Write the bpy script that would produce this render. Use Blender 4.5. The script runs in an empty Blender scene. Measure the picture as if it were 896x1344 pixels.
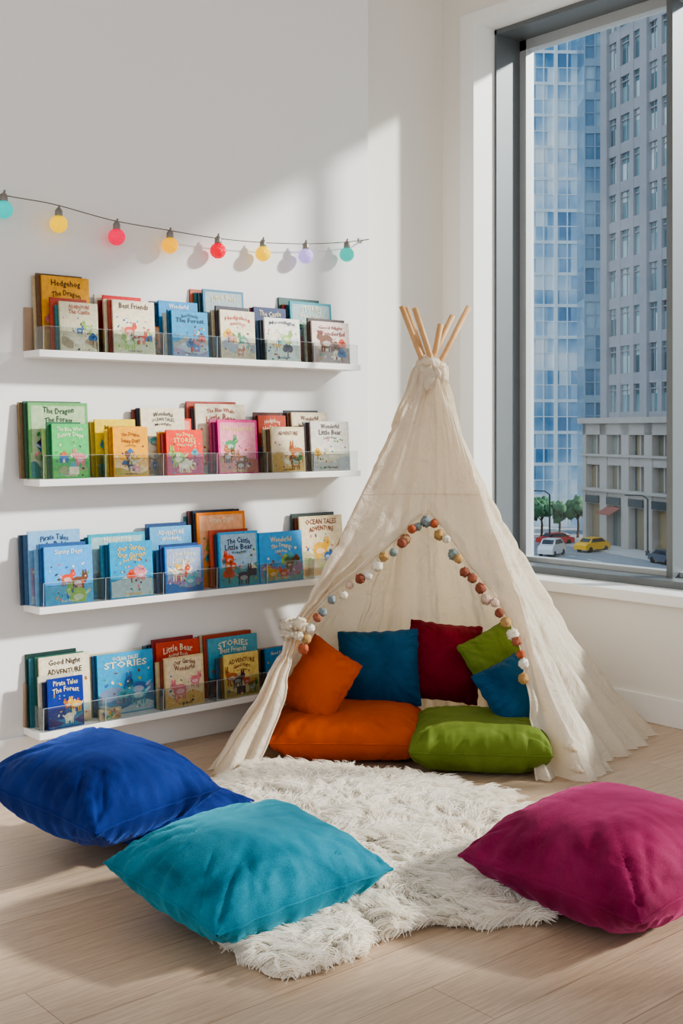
import bpy, bmesh, math, random
import numpy as np
from mathutils import Vector, Matrix, noise

random.seed(7)
rng = np.random.default_rng(7)
scene = bpy.context.scene
A_YAW = math.radians(40.7)
SA, CA = math.sin(A_YAW), math.cos(A_YAW)
ROT = Matrix.Rotation(-A_YAW, 4, 'Z')     # diagonal frame (l across, d deep) -> room axes
H = 1.25
F = 1567.0
YB = 4.08     # shelf wall plane
XR = 4.34     # window wall plane

def W(l, d, z=0.0):
    return Vector((SA*d + CA*l, CA*d - SA*l, z))

def wallX(px, Y):
    u = (px-448)/F
    return Y*(u*CA + SA)/(CA - u*SA)

def wallZ(px, py, Y):
    X = wallX(px, Y)
    d = SA*X + CA*Y
    return H + (565-py)/F*d

def floorP(px, py, z=0.0):
    d = F*(H-z)/(py-565)
    return ((px-448)/F*d, d)

# ---------------------------------------------------------------- materials
def lin(h):
    if isinstance(h, str):
        h = h.lstrip('#')
        c = [int(h[i:i+2], 16)/255 for i in (0, 2, 4)]
    else:
        c = list(h[:3])
    return tuple([x/12.92 if x <= 0.04045 else ((x+0.055)/1.055)**2.4 for x in c] + [1.0])

def new_mat(name):
    m = bpy.data.materials.new(name)
    m.use_nodes = True
    nt = m.node_tree
    return m, nt, nt.nodes['Principled BSDF'], nt.nodes['Material Output']

def mat(name, col, rough=0.6, metal=0.0, var=0.06, vscale=8.0, bump=0.0, bscale=60.0, sheen=0.0,
        spec=0.5, emit=0.0, sheencol=None, coat=0.0, bdist=0.01):
    m, nt, p, out = new_mat(name)
    c = lin(col)
    tc = nt.nodes.new('ShaderNodeTexCoord')
    n = nt.nodes.new('ShaderNodeTexNoise')
    n.inputs['Scale'].default_value = vscale
    n.inputs['Detail'].default_value = 4
    nt.links.new(tc.outputs['Object'], n.inputs['Vector'])
    mx = nt.nodes.new('ShaderNodeMix'); mx.data_type = 'RGBA'
    mx.inputs['A'].default_value = tuple(max(0, x*(1-var)) for x in c[:3]) + (1,)
    mx.inputs['B'].default_value = tuple(min(1, x*(1+var)) for x in c[:3]) + (1,)
    nt.links.new(n.outputs['Fac'], mx.inputs['Factor'])
    nt.links.new(mx.outputs['Result'], p.inputs['Base Color'])
    p.inputs['Roughness'].default_value = rough
    p.inputs['Metallic'].default_value = metal
    p.inputs['Specular IOR Level'].default_value = spec
    if coat:
        p.inputs['Coat Weight'].default_value = coat
    if sheen:
        p.inputs['Sheen Weight'].default_value = sheen
        p.inputs['Sheen Roughness'].default_value = 0.35
        p.inputs['Sheen Tint'].default_value = lin(sheencol) if sheencol else c
    if emit:
        p.inputs['Emission Color'].default_value = c
        p.inputs['Emission Strength'].default_value = emit
    if bump:
        n2 = nt.nodes.new('ShaderNodeTexNoise')
        n2.inputs['Scale'].default_value = bscale
        n2.inputs['Detail'].default_value = 5
        nt.links.new(tc.outputs['Object'], n2.inputs['Vector'])
        b = nt.nodes.new('ShaderNodeBump')
        b.inputs['Strength'].default_value = bump
        b.inputs['Distance'].default_value = bdist
        nt.links.new(n2.outputs['Fac'], b.inputs['Height'])
        nt.links.new(b.outputs['Normal'], p.inputs['Normal'])
    return m

def mat_clear(name, tint='#ffffff', gloss=0.08, rough=0.02):
    m, nt, p, out = new_mat(name)
    nt.nodes.remove(p)
    t = nt.nodes.new('ShaderNodeBsdfTransparent'); t.inputs['Color'].default_value = lin(tint)
    g = nt.nodes.new('ShaderNodeBsdfGlossy'); g.inputs['Roughness'].default_value = rough
    fr = nt.nodes.new('ShaderNodeLayerWeight'); fr.inputs['Blend'].default_value = 0.25
    ml = nt.nodes.new('ShaderNodeMath'); ml.operation = 'MULTIPLY_ADD'
    ml.inputs[1].default_value = 0.5; ml.inputs[2].default_value = gloss*0.4
    nt.links.new(fr.outputs['Fresnel'], ml.inputs[0])
    mx = nt.nodes.new('ShaderNodeMixShader')
    nt.links.new(ml.outputs[0], mx.inputs['Fac'])
    nt.links.new(t.outputs[0], mx.inputs[1]); nt.links.new(g.outputs[0], mx.inputs[2])
    nt.links.new(mx.outputs[0], out.inputs['Surface'])
    return m

M_wall = mat('wall_paint', '#ebe9e7', 0.75, var=0.012, vscale=2.0, bump=0.03, bscale=180)
M_wallR = mat('wall_paint_cream', '#ebe6de', 0.75, var=0.012, vscale=2.0, bump=0.03, bscale=180)
M_trim = mat('trim_white', '#f2f1ee', 0.45, var=0.01)
M_ceil = mat('ceiling_paint', '#eeeeec', 0.8, var=0.01)
M_shelf = mat('shelf_white', '#f3f1ee', 0.4, var=0.01)
M_shelfback = mat('shelf_back_oak', '#a98f78', 0.5, var=0.1, vscale=30)
M_alu = mat('aluminium_dark', '#6e7376', 0.45, 0.3, var=0.03)
M_alul = mat('aluminium_light', '#b4b8ba', 0.45, 0.2, var=0.03)
M_glass = mat_clear('window_glass', '#f7fbfc', 0.01)
M_acryl = mat_clear('clear_acrylic', '#f2f5f5', 0.10, 0.03)
M_acryledge = mat('acrylic_edge', '#bfc8c8', 0.15, var=0.02)

def mat_floor():
    m, nt, p, out = new_mat('oak_floor')
    L = nt.links.new
    tc = nt.nodes.new('ShaderNodeTexCoord')
    br = nt.nodes.new('ShaderNodeTexBrick')
    br.inputs['Scale'].default_value = 1.0
    br.inputs['Brick Width'].default_value = 1.9
    br.inputs['Row Height'].default_value = 0.19
    br.inputs['Mortar Size'].default_value = 0.0013
    br.inputs['Mortar Smooth'].default_value = 0.3
    br.offset = 0.37
    br.inputs['Color1'].default_value = lin('#ccb49c')
    br.inputs['Color2'].default_value = lin('#bfa68e')
    br.inputs['Mortar'].default_value = lin('#93795f')
    L(tc.outputs['Object'], br.inputs['Vector'])
    mp = nt.nodes.new('ShaderNodeMapping'); mp.inputs['Scale'].default_value = (2.0, 34.0, 1)
    L(tc.outputs['Object'], mp.inputs['Vector'])
    n = nt.nodes.new('ShaderNodeTexNoise'); n.inputs['Scale'].default_value = 3.0
    n.inputs['Detail'].default_value = 9; n.inputs['Roughness'].default_value = 0.75
    n.inputs['Distortion'].default_value = 0.6
    L(mp.outputs[0], n.inputs['Vector'])
    cr = nt.nodes.new('ShaderNodeValToRGB')
    cr.color_ramp.elements[0].position = 0.32; cr.color_ramp.elements[0].color = (0.68, 0.64, 0.60, 1)
    cr.color_ramp.elements[1].position = 0.64; cr.color_ramp.elements[1].color = (1.13, 1.13, 1.13, 1)
    L(n.outputs['Fac'], cr.inputs['Fac'])
    mx = nt.nodes.new('ShaderNodeMix'); mx.data_type = 'RGBA'; mx.blend_type = 'MULTIPLY'
    mx.inputs['Factor'].default_value = 0.9
    L(br.outputs['Color'], mx.inputs['A']); L(cr.outputs['Color'], mx.inputs['B'])
    L(mx.outputs['Result'], p.inputs['Base Color'])
    p.inputs['Roughness'].default_value = 0.36
    b = nt.nodes.new('ShaderNodeBump'); b.inputs['Strength'].default_value = 0.15
    b.inputs['Distance'].default_value = 0.003
    L(n.outputs['Fac'], b.inputs['Height'])
    L(b.outputs['Normal'], p.inputs['Normal'])
    return m
M_floor = mat_floor()

def mat_canvas():
    m, nt, p, out = new_mat('linen_canvas')
    L = nt.links.new
    tc = nt.nodes.new('ShaderNodeTexCoord')
    n = nt.nodes.new('ShaderNodeTexNoise'); n.inputs['Scale'].default_value = 6; n.inputs['Detail'].default_value = 5
    n.inputs['Roughness'].default_value = 0.55
    n.inputs['Distortion'].default_value = 2.0
    L(tc.outputs['Object'], n.inputs['Vector'])
    mp = nt.nodes.new('ShaderNodeMapping'); mp.inputs['Scale'].default_value = (260, 260, 260)
    L(tc.outputs['Object'], mp.inputs['Vector'])
    w = nt.nodes.new('ShaderNodeTexNoise'); w.inputs['Scale'].default_value = 1.0; w.inputs['Detail'].default_value = 2
    L(mp.outputs[0], w.inputs['Vector'])
    mx = nt.nodes.new('ShaderNodeMix'); mx.data_type = 'RGBA'
    mx.inputs['A'].default_value = lin('#e9dcc7'); mx.inputs['B'].default_value = lin('#faf2e4')
    L(w.outputs['Fac'], mx.inputs['Factor'])
    L(mx.outputs['Result'], p.inputs['Base Color'])
    p.inputs['Roughness'].default_value = 0.9
    b = nt.nodes.new('ShaderNodeBump'); b.inputs['Strength'].default_value = 0.75; b.inputs['Distance'].default_value = 0.032
    ad = nt.nodes.new('ShaderNodeMath'); ad.operation = 'MULTIPLY_ADD'; ad.inputs[1].default_value = 0.08
    L(w.outputs['Fac'], ad.inputs[0]); L(n.outputs['Fac'], ad.inputs[2])
    L(ad.outputs[0], b.inputs['Height'])
    L(b.outputs['Normal'], p.inputs['Normal'])
    tr = nt.nodes.new('ShaderNodeBsdfTranslucent'); tr.inputs['Color'].default_value = lin('#fcedd2')
    L(b.outputs['Normal'], tr.inputs['Normal'])
    ms = nt.nodes.new('ShaderNodeMixShader'); ms.inputs['Fac'].default_value = 0.42
    L(p.outputs[0], ms.inputs[1]); L(tr.outputs[0], ms.inputs[2])
    L(ms.outputs[0], out.inputs['Surface'])
    return m
M_canvas = mat_canvas()
M_pole = mat('pine_pole', '#c89c6c', 0.55, var=0.2, vscale=25)
M_rope = mat('cotton_rope', '#d9c9ac', 0.9, var=0.1)

def mat_attr(name, rough=0.35, coat=0.2, noise_amt=0.5):
    m, nt, p, out = new_mat(name)
    L = nt.links.new
    at = nt.nodes.new('ShaderNodeAttribute'); at.attribute_name = 'paint'
    uv = nt.nodes.new('ShaderNodeTexCoord')
    n = nt.nodes.new('ShaderNodeTexNoise'); n.inputs['Scale'].default_value = 60; n.inputs['Detail'].default_value = 3
    L(uv.outputs['Object'], n.inputs['Vector'])
    cr = nt.nodes.new('ShaderNodeValToRGB')
    cr.color_ramp.elements[0].position = 0.38; cr.color_ramp.elements[0].color = (1-0.35*noise_amt,)*3 + (1,)
    cr.color_ramp.elements[1].position = 0.62; cr.color_ramp.elements[1].color = (1, 1, 1, 1)
    L(n.outputs['Fac'], cr.inputs['Fac'])
    mx = nt.nodes.new('ShaderNodeMix'); mx.data_type = 'RGBA'; mx.blend_type = 'MULTIPLY'
    mx.inputs['Factor'].default_value = 1
    L(at.outputs['Color'], mx.inputs['A']); L(cr.outputs['Color'], mx.inputs['B'])
    L(mx.outputs['Result'], p.inputs['Base Color'])
    p.inputs['Roughness'].default_value = rough
    p.inputs['Coat Weight'].default_value = coat
    return m
M_book = mat_attr('printed_cover', 0.32, 0.2, 0.45)
M_pom = mat_attr('wool_pompom', 0.95, 0, 0.8)

# ---------------------------------------------------------------- mesh helpers
COL = scene.collection
def link(o, parent=None):
    COL.objects.link(o)
    if parent:
        o.parent = parent
        o.matrix_parent_inverse = Matrix.Translation(-Vector(parent.location))
    return o

def empty(name, loc=(0, 0, 0)):
    e = bpy.data.objects.new(name, None)
    e.location = loc; e.empty_display_size = 0.1
    COL.objects.link(e)
    return e

def add_mesh(name, verts, faces, mats, midx=None, smooth=False, parent=None, colors=None, matrix=None):
    me = bpy.data.meshes.new(name)
    me.from_pydata([tuple(v) for v in verts], [], faces)
    for m in (mats if isinstance(mats, (list, tuple)) else [mats]):
        me.materials.append(m)
    if midx is not None:
        me.polygons.foreach_set('material_index', midx)
    if smooth:
        me.polygons.foreach_set('use_smooth', [True]*len(me.polygons))
    if colors is not None:   # per face colour
        ca = me.color_attributes.new('paint', 'FLOAT_COLOR', 'CORNER')
        arr = []
        for p in me.polygons:
            arr.extend(list(colors[p.index])*p.loop_total)
        ca.data.foreach_set('color', arr)
    me.update()
    o = bpy.data.objects.new(name, me)
    link(o, parent)
    if matrix is not None:
        o.matrix_world = matrix
    return o

class MB:
    def __init__(s): s.v = []; s.f = []; s.m = []; s.c = []
    def add(s, vs, fs, mi=0, col=(1, 1, 1, 1)):
        b = len(s.v); s.v.extend([tuple(v) for v in vs])
        for f in fs:
            s.f.append(tuple(i+b for i in f)); s.m.append(mi); s.c.append(col)
    def box(s, x0, x1, y0, y1, z0, z1, mi=0, col=(1, 1, 1, 1), M=None):
        vs = [Vector((x, y, z)) for x in (x0, x1) for y in (y0, y1) for z in (z0, z1)]
        if M is not None: vs = [M @ v for v in vs]
        s.add(vs, [(0, 1, 3, 2), (4, 6, 7, 5), (0, 4, 5, 1), (2, 3, 7, 6), (0, 2, 6, 4), (1, 5, 7, 3)], mi, col)
    def tube(s, pts, r, n=8, mi=0, col=(1, 1, 1, 1), r2=None, cap=True):
        pts = [Vector(p) for p in pts]; b = len(s.v); k = len(pts)
        up = Vector((0, 0, 1))
        for i, p in enumerate(pts):
            t = (pts[min(i+1, k-1)]-pts[max(i-1, 0)]).normalized()
            a = t.cross(up)
            if a.length < 1e-3: a = t.cross(Vector((1, 0, 0)))
            a.normalize(); c = t.cross(a)
            rr = r if r2 is None else r+(r2-r)*i/(k-1)
            if callable(r): rr = r(i/(k-1))
            for j in range(n):
                an = 2*math.pi*j/n
                s.v.append(tuple(p+a*rr*math.cos(an)+c*rr*math.sin(an)))
        for i in range(k-1):
            for j in range(n):
                s.f.append((b+i*n+j, b+i*n+(j+1) % n, b+(i+1)*n+(j+1) % n, b+(i+1)*n+j)); s.m.append(mi); s.c.append(col)
        if cap:
            s.f.append(tuple(b+j for j in range(n))[::-1]); s.m.append(mi); s.c.append(col)
            s.f.append(tuple(b+(k-1)*n+j for j in range(n))); s.m.append(mi); s.c.append(col)
    def ball(s, c, r, mi=0, col=(1, 1, 1, 1), nu=16, nv=10, sc=(1, 1, 1), bump=0.0, seed=0):
        vs = []; fs = []
        c = Vector(c)
        for i in range(nv+1):
            ph = math.pi*i/nv
            for j in range(nu):
                th = 2*math.pi*j/nu
                n_ = Vector((math.sin(ph)*math.cos(th), math.sin(ph)*math.sin(th), math.cos(ph)))
                k = 1+(bump*noise.noise(n_*4+Vector((seed, 0, 0))) if bump else 0)
                vs.append(c+Vector((n_.x*sc[0], n_.y*sc[1], n_.z*sc[2]))*r*k)
        for i in range(nv):
            for j in range(nu):
                fs.append((i*nu+j, (i+1)*nu+j, (i+1)*nu+(j+1) % nu, i*nu+(j+1) % nu))
        s.add(vs, fs, mi, col)
    def obj(s, name, mats, parent=None, smooth=False, colors=False, matrix=None):
        return add_mesh(name, s.v, s.f, mats, s.m, smooth, parent, s.c if colors else None, matrix)

def box(name, x0, x1, y0, y1, z0, z1, m, parent=None, bevel=0.0):
    b = MB(); b.box(x0, x1, y0, y1, z0, z1)
    o = b.obj(name, [m], parent)
    if bevel:
        md = o.modifiers.new('bevel', 'BEVEL'); md.width = bevel; md.segments = 2
    return o

# ---------------------------------------------------------------- room shell
box('floor', -3, 4.75, -3, 4.5, -0.1, 0, M_floor)
box('ceiling', -3, 4.75, -3, 4.5, 3.6, 3.75, M_ceil)
box('wall_back', -3, 3.67, YB, 4.5, 0, 3.6, M_wall)
box('wall_recess', 3.67, 4.34, 4.26, 4.5, 0, 3.6, M_wallR)
OY0, OY1, OZ0, OZ1 = -0.25, 4.04, 0.51, 3.26
wr = MB()
wr.box(XR, 4.75, -3, 4.5, 0, OZ0)
wr.box(XR, 4.75, -3, 4.5, OZ1, 3.6)
wr.box(XR, 4.75, OY1, 4.5, OZ0, OZ1)
wr.box(XR, 4.75, -3, OY0, OZ0, OZ1)
wr.obj('wall_right', [M_wallR])
box('baseboard_back', -3, 3.67, YB-0.014, YB, 0, 0.13, M_trim, bevel=0.003)
box('baseboard_right', XR-0.014, XR, -3, 4.26, 0, 0.12, M_trim, bevel=0.003)

# window
win = empty('window_1', (4.6, 1.9, 1.9))
b = MB()
b.box(XR-0.035, 4.50, OY0-0.06, OY1+0.0, OZ0, 0.558)
o = b.obj('sill', [M_trim], win); md = o.modifiers.new('bevel', 'BEVEL'); md.width = 0.004; md.segments = 2
b = MB()   # white casing on jamb / head
b.box(XR-0.012, 4.48, OY1-0.006, OY1+0.085, 0.558, OZ1+0.05)
b.box(XR-0.012, 4.48, OY0-0.05, OY1-0.006, OZ1-0.006, OZ1+0.05)
b.obj('casing', [M_trim], win)
b = MB()
t = 0.02
b.box(4.48, 4.68, OY1-0.02, OY1, 0.558, OZ1)
b.box(4.48, 4.68, OY0, OY0+0.02, 0.558, OZ1)
b.box(4.48, 4.68, OY0, OY1, OZ1-0.03, OZ1-0.0065)
b.box(4.50, 4.68, OY0, OY1, 0.545, 0.59)
b.obj('outer_frame', [M_alu], win)
b = MB()
b.box(4.655, 4.715, OY1-0.062, OY1-0.02, 0.575, OZ1-0.03)
b.box(4.655, 4.715, OY0+0.02, OY0+0.075, 0.575, OZ1-0.03)
b.box(4.655, 4.715, OY0+0.02, OY1-0.02, OZ1-0.08, OZ1-0.03)
b.box(4.655, 4.715, OY0+0.02, OY1-0.02, 0.575, 0.612)
b.box(4.60, 4.72, 3.08, 3.112, 0.575, OZ1-0.03, 1)
b.box(4.60, 4.72, 1.62, 1.66, 0.575, OZ1-0.03, 1)
b.obj('sash', [M_alul, M_alu], win)
b = MB(); b.box(4.69, 4.696, OY0+0.03, OY1-0.03, 0.59, OZ1-0.05)
b.obj('glass', [M_glass], win)

# ---------------------------------------------------------------- shelves
SX0, SX1 = 1.97, 3.51
SZ = [1.515, 1.048, 0.588, 0.137]
SHT = 0.026
for k, z in enumerate(SZ):
    e = empty('picture_ledge_shelf', ((SX0+SX1)/2, YB-0.065, z))
    o = box('board', SX0, SX1, YB-0.13, YB-0.0005, z, z+SHT, M_shelf, e, 0.002)
    box('back_rail', SX0, SX1, YB-0.014, YB-0.0005, z+SHT, z+SHT+0.16, M_shelfback, e)
    b = MB(); n = 6; wseg = (SX1-SX0-0.03)/n
    zt = z+SHT+0.0005
    for i in range(n):
        a = SX0+0.015+i*wseg+0.003; c = a+wseg-0.006
        b.box(a, c, YB-0.129, YB-0.1262, zt, zt+0.085)
        b.box(a, a+0.0025, YB-0.1262, YB-0.055, zt, zt+0.085)
        b.box(a, c, YB-0.1292, YB-0.126, zt+0.085, zt+0.0858, 1)
        b.box(a-0.001, a, YB-0.1292, YB-0.126, zt, zt+0.085, 1)
    b.obj('acrylic_guard', [M_acryl, M_acryledge], e)

# ---------------------------------------------------------------- text glyph cache
_tx = {}
def word_mesh(wd):
    if wd in _tx: return _tx[wd]
    cu = bpy.data.curves.new('t', 'FONT'); cu.body = wd; cu.resolution_u = 1; cu.offset = 0.012
    ob = bpy.data.objects.new('t', cu); COL.objects.link(ob)
    bpy.context.view_layer.update()
    dg = bpy.context.evaluated_depsgraph_get()
    me = ob.evaluated_get(dg).to_mesh()
    vs = [(v.co.x, v.co.y) for v in me.vertices]; fs = [tuple(p.vertices) for p in me.polygons]
    ob.evaluated_get(dg).to_mesh_clear()
    bpy.data.objects.remove(ob); bpy.data.curves.remove(cu)
    xs = [v[0] for v in vs]; ys = [v[1] for v in vs]
    x0, x1, y0, y1 = min(xs), max(xs), min(ys), max(ys)
    vs = [((x-x0)/(x1-x0), (y-y0)/(y1-y0)) for x, y in vs]
    _tx[wd] = (vs, fs, (x1-x0)/(y1-y0))
    return _tx[wd]
WORDS = ['STORIES', 'Little Rabbit', 'The Fox Friend', 'OCEAN TALES', 'Little Bear', 'In The Jungle', 'Moonlight', 'Pirate Tales', 'The Dragon',
         'Our Garden', 'The Blue Whale', 'Wonderful', 'The Castle', 'Best Friends', 'The Forest', 'Hedgehog', 'Animal Book', 'Sunny Days', 'ADVENTURE', 'Good Night']
PAL = [lin(c) for c in ('#e0502f', '#f0b638', '#459a5d', '#2f6cae', '#f9eccf', '#7a4a2c', '#e5858f', '#3b3350', '#9cc25a', '#54b0be', '#f4e8cc', '#c0703a')]
C_page = lin('#efe8da')

def book(b, x0, x1, z0, h, yoff, thick, base, ink, rs, detail=True, lean=4.0, yaw=0.0):
    """b:MB in room coords. front cover plane at bottom is YB-yoff."""
    w = x1-x0
    M = (Matrix.Translation((x0, YB-yoff, z0)) @ Matrix.Rotation(math.radians(-lean), 4, 'X')
         @ Matrix.Rotation(math.radians(yaw), 4, 'Z'))
    base = lin(base) if isinstance(base, str) else base
    dk = tuple(x*0.75 for x in base[:3])+(1,)
    b.box(0, w, 0, 0.002, 0, h, 0, base, M)
    b.box(0, w, thick-0.002, thick, 0, h, 0, dk, M)
    b.box(0, 0.002, 0.002, thick-0.002, 0, h, 0, dk, M)
    b.box(0.002, w-0.003, 0.002, thick-0.002, 0.003, h-0.003, 1, C_page, M)
    if not detail: return
    def lay(pts, fs, col, e):
        b.add([M @ Vector((x, -e, z)) for x, z in pts], fs, 0, col)
    r = rs
    ink = lin(ink)
    mixc = lambda a, c, k: tuple(a[i]*(1-k)+c[i]*k for i in range(3))+(1,)
    light = mixc(base, lin('#fff4dc'), 0.35)
    if r.random() < 0.4:
        q = 0.05*w
        lay([(q, q), (w-q, q), (w-q, h-q), (q, h-q)], [(0, 1, 2, 3)], light, 0.0002)
    # layered landscape bands
    nb = r.randint(1, 3); hh0 = h*r.uniform(0.22, 0.5)
    for bi in range(nb):
        band = mixc(base, r.choice(PAL), r.uniform(.3, .6))
        hh = hh0*(1-bi/nb)
        n = 16; ph = r.uniform(0, 6); fq = r.uniform(.3, .8)
        pts = []
        for i in range(n+1):
            x = 0.004+(w-0.008)*i/n
            pts += [(x, 0.004), (x, max(.008, hh+0.012*math.sin(ph+i*fq)))]
        lay(pts, [(2*i, 2*i+2, 2*i+3, 2*i+1) for i in range(n)], band, 0.0003+bi*0.0001)
    cl_ = lambda X, Z: (min(max(X, 0.003), w-0.003), min(max(Z, 0.003), h-0.003))
    def ell(cx, cz, rx, rz, col, e, n=12, rot=0):
        p = []
        for i in range(n):
            a = 2*math.pi*i/n
            x = rx*math.cos(a); z = rz*math.sin(a)
            p.append(cl_(cx+x*math.cos(rot)-z*math.sin(rot), cz+x*math.sin(rot)+z*math.cos(rot)))
        lay(p, [tuple(range(n))], col, e)
    for i in range(r.randint(0, 4)):      # trees / houses
        cx = r.uniform(.12, .88)*w; cz = r.uniform(.15, .45)*h; s = r.uniform(.07, .14)*w; c = r.choice(PAL)
        if r.random() < .6:
            lay([cl_(cx-s*.12, cz-s), cl_(cx+s*.12, cz-s), cl_(cx+s*.12, cz), cl_(cx-s*.12, cz)], [(0, 1, 2, 3)], PAL[5], .0006)
            for q in range(3): ell(cx+(q-1)*s*.5, cz+s*.4+(q == 1)*s*.5, s*.6, s*.6, c, .0007, 9)
        else:
            lay([cl_(cx-s, cz-s), cl_(cx+s, cz-s), cl_(cx+s, cz+s*.4), cl_(cx-s, cz+s*.4)], [(0, 1, 2, 3)], c, .0006)
            lay([cl_(cx-s*1.2, cz+s*.4), cl_(cx+s*1.2, cz+s*.4), cl_(cx, cz+s*1.5)], [(0, 1, 2)], r.choice(PAL), .0007)
            lay([cl_(cx-s*.3, cz-s), cl_(cx+s*.2, cz-s), cl_(cx+s*.2, cz-s*.2), cl_(cx-s*.3, cz-s*.2)], [(0, 1, 2, 3)], ink, .0007)
    for i in range(r.randint(16, 30)):      # flowers / dots / leaves
        ell(r.uniform(0.08, 0.92)*w, r.uniform(0.03, 0.7)*h, r.uniform(.012, .045)*w, r.uniform(.01, .03)*w, r.choice(PAL), 0.0008, 6, r.uniform(0, 3))
    for i in range(r.randint(1, 5)):       # animals
        c = r.choice(PAL); cx = r.uniform(0.2, 0.8)*w; cz = r.uniform(0.14, 0.55)*h; s = r.uniform(0.07, 0.19)*w; sg = r.choice((-1, 1))
        c2 = mixc(c, lin('#ffffff'), .4)
        el = r.uniform(.2, .55); bw = r.uniform(.45, .8)
        for k in (-.7, -.35, .35, .7):
            ell(cx+k*s, cz-s*0.75, s*0.12, s*0.5, c, 0.0009, 8)
        ell(cx, cz, s, s*bw, c, 0.001)
        ell(cx, cz-s*.2, s*.6, s*0.3, c2, 0.0011)
        ell(cx+sg*s*0.95, cz+s*0.55, s*0.45, s*0.42, c, 0.0012)
        ell(cx+sg*s*0.75, cz+s*1.05, s*0.14, s*el, c, 0.0012, 8)
        ell(cx+sg*s*1.1, cz+s*1.05, s*0.14, s*el, c, 0.0012, 8)
        ell(cx-sg*s*1.1, cz+s*0.25, s*0.4, s*0.13, c2, 0.0012, 8, rot=-sg*0.6)
        ell(cx+sg*s*1.05, cz+s*0.62, s*0.09, s*0.09, ink, 0.0013, 6)
    # title
    lines = r.choice((1, 2, 2, 3))
    zt = h*r.choice((0.95, .95, .9))
    for li in range(lines):
        wd = r.choice(WORDS); vs, fs, asp = word_mesh(wd)
        tw = w*r.uniform(0.45, 0.8); th = min(tw/asp*1.2, h*0.105); tx = (w-tw)/2
        if li == 2: th *= .5; tw *= .6; tx = (w-tw)/2
        zt -= th
        arc = 0.4*th*r.choice((1, 0, 1, -.6))
        lay([(tx+x*tw, zt+y*th+arc*math.sin(math.pi*x)-max(0, arc)) for x, y in vs], fs, ink, 0.0016)
        zt -= h*0.022
    if r.random() < .6:
        wd = r.choice(WORDS); vs, fs, asp = word_mesh(wd); tw = w*.34
        lay([(w*.33+x*tw, h*.035+y*tw/asp) for x, y in vs], fs, ink, .0016)

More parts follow.
